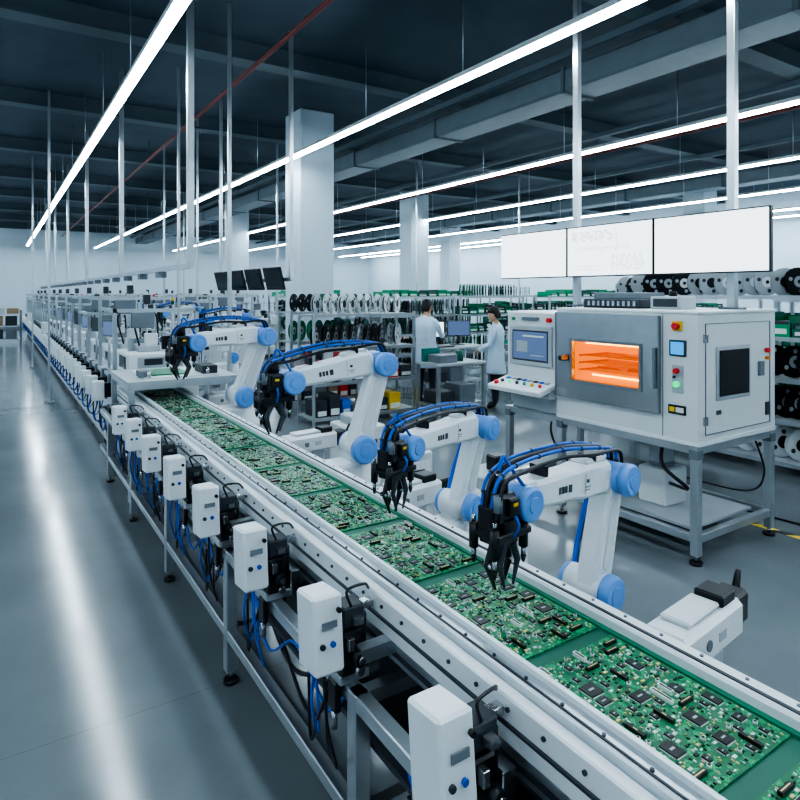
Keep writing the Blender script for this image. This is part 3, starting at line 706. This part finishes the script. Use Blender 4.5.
def build_rack(seed,w=1.7,d=.5,h=1.62,lv=4,reels=(BLACK,WHITE,DG,BLACK,LGREY),boxes=True,yaw=.25,gapx=.09,binrows=()):
    rnd=random.Random(seed); m=MB()
    for x in(0,w):
        for y in(0,d): m.bx(x-.018,x+.018,y-.018,y+.018,0,h,ALU)
    zs=[.12+(h-.16)*i/(lv-1) for i in range(lv)]; gap=(zs[1]-zs[0])
    for i,z in enumerate(zs):
        m.bx(-.02,w+.02,-.02,d+.02,z-.012,z+.01,LGREY); m.bx(-.02,w+.02,-.03,-.02,z-.03,z+.015,ALU)
        last=i==lv-1
        r=min(.17,gap*.42) if not last else .15
        if i in binrows: bins(m,w,d,z,gap if not last else .3,rnd,(GRN,TEAL,DG,GRN,DARK))
        elif boxes and i<=1:
            x=.06
            while x<w-.2:
                bw=rnd.uniform(.12,.24); bh=rnd.uniform(.1,gap*.7)
                c=rnd.choice([CARD,RED,YEL,DARK,GREY,LGREY,WHITE,DARK,GREY,HOSE])
                m.bx(x,x+bw,.03,d-.08,z+.01,z+.01+bh,c,.006); m.bx(x+.02,x+bw-.02,.025,.03,z+.03,z+.03+bh*.3,CONN)
                x+=bw+.03
        else:
            x=.12; col=rnd.choice(reels)
            while x<w-.1:
                if rnd.random()<.4: col=rnd.choice(reels)
                wd=rnd.choice([.016,.024,.04])
                hub=rnd.choice([WHITE,LGREY,BLACK]) if col is not WHITE else rnd.choice([BLACK,LGREY,DARK])
                reel(m,(x,r+.02,z+.01+r),(1,-yaw,0),r,wd,col,hub)
                x+=wd+gapx*rnd.uniform(.7,1.4)
    return m.mesh('reel_rack')
rA=build_rack(11,yaw=1.2,gapx=.12,reels=(BLACK,WHITE,BLACK,LGREY)); rB=build_rack(12,2.0,.45,1.85,5,reels=(BLACK,DG,BLACK,LGREY,DG),boxes=False,yaw=1.0,gapx=.07,binrows=(4,)); rC=build_rack(13,2.0,.45,1.85,5,reels=(DG,BLACK,GRN,BLACK),boxes=False,yaw=1.0,gapx=.07,binrows=(2,3))
rE=build_rack(15,2.0,.45,1.5,4,boxes=True,yaw=1.0,gapx=.08,reels=(BLACK,DG,WHITE),binrows=(3,))
rD=build_rack(14,2.4,.5,1.9,5,reels=(BLACK,WHITE,BLACK,LGREY,BLACK),boxes=False,yaw=.55,gapx=.13,binrows=(3,))
put(rA,'reel_rack',(3.72,7.95,0)); put(build_rack(21,reels=(DG,BLACK,DG,GRN),yaw=1.2,gapx=.12),'reel_rack',(4.0,9.4,0))
k=0
for (x,y) in((6.9,11.4),(9.1,11.4),(11.3,11.4),(13.5,11.4),(15.7,11.4),(8.1,14.6),(10.3,14.6),(12.8,14.6),(15.0,14.6),(9.4,8.9),(11.6,8.9),(13.8,8.9),(5.8,14.6)):
    put([rB,rC,rE][k%3],'reel_rack',(x,y,0)); k+=1
for me_,p in((rD,(6.9,5.2)),(rD,(6.9,2.6)),(rD,(8.7,6.8)),(rC,(10.4,5.0)),(rC,(8.7,4.2)),(rD,(8.7,1.6))): put(me_,'reel_rack',(p[0],p[1],0),-math.pi/2)
m=MB()
for x in(0,1.5):
    for y in(0,.6): m.bx(x-.03,x+.03,y-.03,y+.03,0,1.25,GREY)
for z in(.15,.65,1.1): m.bx(0,1.5,0,.6,z-.02,z+.02,ALU)
for i,(x,z,c) in enumerate(((.08,.17,GREY),(.55,.17,DARK),(1.0,.17,GREY),(.1,.67,LGREY),(.55,.67,CARD),(1.0,.67,DARK),(.1,1.12,CARD),(.6,1.12,LGREY),(1.05,1.12,CARD))): m.bx(x,x+.38,.08,.5,z,z+(.36 if z<1 else .2),c,.01)
me=m.mesh('storage_shelf')
put(me,'storage_shelf',(-.75,27.5,0))

def build_bench(w,d,h,mon=True):
    m=MB(); m.bx(0,w,0,d,h-.04,h,LGREY,.006)
    for x in(.04,w-.04):
        for y in(.04,d-.04): m.bx(x-.025,x+.025,y-.025,y+.025,0,h-.04,ALU)
    m.bx(.04,w-.04,.06,d-.06,.2,.23,ALU); m.bx(.1,.4,.1,d-.1,.23,.42,DARK,.01); m.bx(.5,.8,.1,d-.1,.23,.5,GREY,.01)
    if mon:
        for i in range(1 if w<1.2 else 2):
            x=.30+.66*i
            m.cyl((x,d*.6,h),(x,d*.6,h+.18),.02,DARK,8); m.bx(x-.12,x+.12,d*.6-.08,d*.6+.08,h,h+.015,DARK)
            R=RZ(-.45)
            m.box((x,d*.6-.03,h+.33),(.46,.03,.30),DARK,R,.004); m.box(V((x,d*.6-.03,h+.33))+R@V((0,-.017,0)),(.43,.004,.27),SCRW if i==0 else SCRB,R)
        m.bx(.2,.6,.08,.22,h,h+.02,BLACK)
    else:
        m.bx(.1,.45,.1,.4,h,h+.12,GREY,.01); m.cyl((.6,.25,h),(.6,.25,h+.16),.06,DG,12)
        m.bx(.05,.35,.42,.5,h,h+.2,TEAL,.006); m.bx(.5,.7,.38,.5,h,h+.1,BLACK,.006)
    return m.mesh('workbench')
put(build_bench(1.4,.7,.88),'workbench',(6.66,9.15,0),.05)
put(build_bench(.95,.6,.85,False),'workbench',(5.4,7.3,0),0)
put(build_bench(1.5,.7,.85,False),'workbench',(7.6,8.05,0),.0)

# ---------------------------------------------------------------- people
def build_person(name,loc,rz,arms='reach',hgt=1.72,headtilt=.25):
    me=bpy.data.meshes.new('skel'); 
    if arms=='reach': eL,wL=(-.235,.10,1.13),(-.17,.34,1.10); eR,wR=(.235,.12,1.14),(.15,.36,1.14)
    else: eL,wL=(-.24,.04,1.12),(-.16,.25,1.03); eR,wR=(.24,.06,1.12),(.17,.28,1.05)
    P=[(0,0,.96),(0,0,1.12),(0,-.01,1.30),(0,-.01,1.43),(0,.0,1.50),(0,.015,1.55),
       (-.09,0,.90),(-.105,.015,.50),(-.11,-.01,.09),(-.12,.14,.045),
       (.09,0,.90),(.105,.02,.50),(.11,.02,.09),(.125,.17,.045),
       (-.10,-.01,1.41),(-.185,-.01,1.385),eL,wL,(.10,-.01,1.41),(.185,-.01,1.385),eR,wR]
    Eg=[(0,1),(1,2),(2,3),(3,4),(4,5),(0,6),(6,7),(7,8),(8,9),(0,10),(10,11),(11,12),(12,13),(3,14),(14,15),(15,16),(16,17),(3,18),(18,19),(19,20),(20,21)]
    Rr=[(.15,.11),(.135,.10),(.15,.115),(.10,.085),(.052,.052),(.05,.05),(.088,.09),(.062,.066),(.042,.045),(.045,.03),(.088,.09),(.062,.066),(.042,.045),(.045,.03),(.07,.065),(.062,.06),(.046,.046),(.032,.03),(.07,.065),(.062,.06),(.046,.046),(.032,.03)]
    me.from_pydata(P,Eg,[]); me.update()
    o=bpy.data.objects.new('skel',me); scene.collection.objects.link(o)
    o.modifiers.new('s','SKIN'); 
    sub=o.modifiers.new('ss','SUBSURF'); sub.levels=2; sub.render_levels=2
    bpy.context.view_layer.update()
    for i,r in enumerate(Rr): me.skin_vertices[0].data[i].radius=r
    me.skin_vertices[0].data[0].use_root=True
    dg=bpy.context.evaluated_depsgraph_get(); dg.update()
    ev=o.evaluated_get(dg); bm_=bpy.data.meshes.new_from_object(ev)
    vs=[v.co.copy() for v in bm_.vertices]; fs=[list(p.vertices) for p in bm_.polygons]
    bpy.data.objects.remove(o)
    zmin=min(v.z for v in vs)
    m=MB(); groups={}
    for f in fs:
        c=sum((vs[i] for i in f),V((0,0,0)))/len(f)
        if c.z<.095: mt=SHOE
        elif c.z<.93 and abs(c.x)<.2 and c.y<.2: mt=PANTS
        elif c.z>1.475 and abs(c.x)<.09: mt=SKIN
        else: mt=COAT
        groups.setdefault(mt,[]).append(f)
    o0=len(m.v); m.v.extend([tuple(v) for v in vs])
    for mt,ff in groups.items():
        kx=m.mi(mt)
        for f in ff: m.f.append([a+o0 for a in f]); m.m.append(kx); m.s.append(True)
    m.loft([((0,.0,.62),.215,.165),((0,.0,.64),.225,.172),((0,0,.80),.205,.155),((0,0,.95),.190,.142),((0,0,1.10),.172,.128),((0,-.005,1.25),.188,.135),((0,-.01,1.36),.19,.125),((0,-.01,1.42),.145,.10),((0,-.008,1.465),.075,.072)],COAT,24,2.3)
    m.box((0,.165,.80),(.006,.012,.34),LGREY,RX(.08)); m.box((0,.137,1.15),(.006,.012,.42),LGREY)
    m.box((0,-.145,.78),(.006,.03,.30),LGREY,RX(-.08)); m.box((0,-.135,1.02),(.16,.012,.035),OFFW,None,.003)
    for sx in(-1,1):
        m.box((sx*.045,.105,1.39),(.05,.02,.16),WHITE,RX(-.35)@RY(sx*.35),.004); m.box((sx*.11,.14,.93),(.10,.012,.12),OFFW,None,.003)
    m.loft([((0,-.005,1.45),.078,.075),((0,-.002,1.495),.066,.064)],WHITE,18)
    for sx,e,w in((-1,V(eL),V(wL)),(1,V(eR),V(wR))):
        d=(w-e).normalized(); m.tube([w-d*.08,w-d*.02,w+d*.005],.04,COAT,12,[.042,.044,.045])
        dd=(d+V((0,0,-.25))).normalized(); s2=dd.cross(V((0,0,1))).normalized()
        pc=w+dd*.055
        u3=s2.cross(dd).normalized()
        Rm=Matrix((dd,s2,u3)).transposed()
        m.tube([w-d*.01,w+dd*.03],.026,SKIN,10,[.025,.028])
        m.box(pc,(.085,.080,.030),SKIN,Rm,.012)
        for i,(fl,off) in enumerate(((.062,.030),(.072,.010),(.067,-.010),(.052,-.029))):
            b0=pc+dd*.035+s2*off; a1=b0+dd*fl*.5-u3*.006; a2=a1+(dd*.7-u3*.7).normalized()*fl*.5
            m.tube([b0,a1,a2],.009,SKIN,8,[.0095,.009,.0065])
        tb=pc-dd*.02+s2*.035*(-sx); m.tube([tb,tb+s2*(-sx)*.022+dd*.025,tb+s2*(-sx)*.026+dd*.055-u3*.01],.01,SKIN,8,[.012,.011,.008])
    hd=MB()
    hd.loft([((0,.045,-.115),.030,.030),((0,.035,-.100),.050,.055),((0,.022,-.07),.064,.078),((0,.012,-.03),.072,.090),((0,.005,.01),.076,.097),((0,0,.05),.075,.096),((0,-.005,.085),.062,.082),((0,-.008,.11),.038,.052),((0,-.01,.12),.012,.016)],SKIN,22)
    hd.tube([(0,.098,.015),(0,.118,-.022),(0,.100,-.034)],.01,SKIN,8,[.007,.013,.010])
    for sx in(-1,1):
        hd.ball((sx*.030,.090,.008),.011,EYE,10); hd.ball((sx*.030,.099,.008),.0055,BLACK,8)
        hd.box((sx*.030,.098,.028),(.030,.008,.005),HAIR); hd.ball((sx*.078,-.0,-.01),.02,SKIN,10,(.4,.75,1.3))
    hd.box((0,.094,-.062),(.040,.008,.008),LIP,None,.002)
    hd.loft([((0,-.055,-.085),.050,.035),((0,-.048,-.065),.064,.054),((0,-.040,-.03),.077,.070),((0,-.028,.02),.084,.085),((0,-.014,.05),.087,.100),((0,-.004,.072),.085,.108),((0,-.002,.10),.074,.096),((0,-.004,.128),.048,.062),((0,-.006,.138),.014,.02)],HAIR,22)
    Rh=RX(-headtilt)
    oh=V((0,.03,1.63))
    base=len(m.v)
    for i in range(len(hd.v)): m.v.append(tuple(Rh@V(hd.v[i])+oh))
    for f,mi_,s_ in zip(hd.f,hd.m,hd.s): m.f.append([a+base for a in f]); m.m.append(m.mi(hd.mats[mi_])); m.s.append(s_)
    sc=hgt/1.755
    return put(m.mesh(name),name,(loc[0],loc[1],-zmin*sc),rz,sc)
build_person('technician',(6.22,8.75,0),math.radians(-60),'reach',1.80)
build_person('technician',(6.93,7.75,0),math.radians(35),'low',1.68,.35)

# ---------------------------------------------------------------- camera / world
cam=bpy.data.cameras.new('camera'); co=bpy.data.objects.new('camera',cam); scene.collection.objects.link(co)
co.location=(0,0,1.9); co.rotation_euler=(math.pi/2,0,-math.radians(33.0))
cam.sensor_width=36; cam.lens=620/800*36; cam.shift_y=-107/800; cam.clip_end=200; cam.clip_start=.05
scene.camera=co
w=bpy.data.worlds.new('world'); scene.world=w; w.use_nodes=True
w.node_tree.nodes['Background'].inputs[0].default_value=(0.6,0.75,0.9,1); w.node_tree.nodes['Background'].inputs[1].default_value=0.4
scene.view_settings.view_transform='AgX'
try: scene.view_settings.look='AgX - High Contrast'
except Exception as e: print(e)
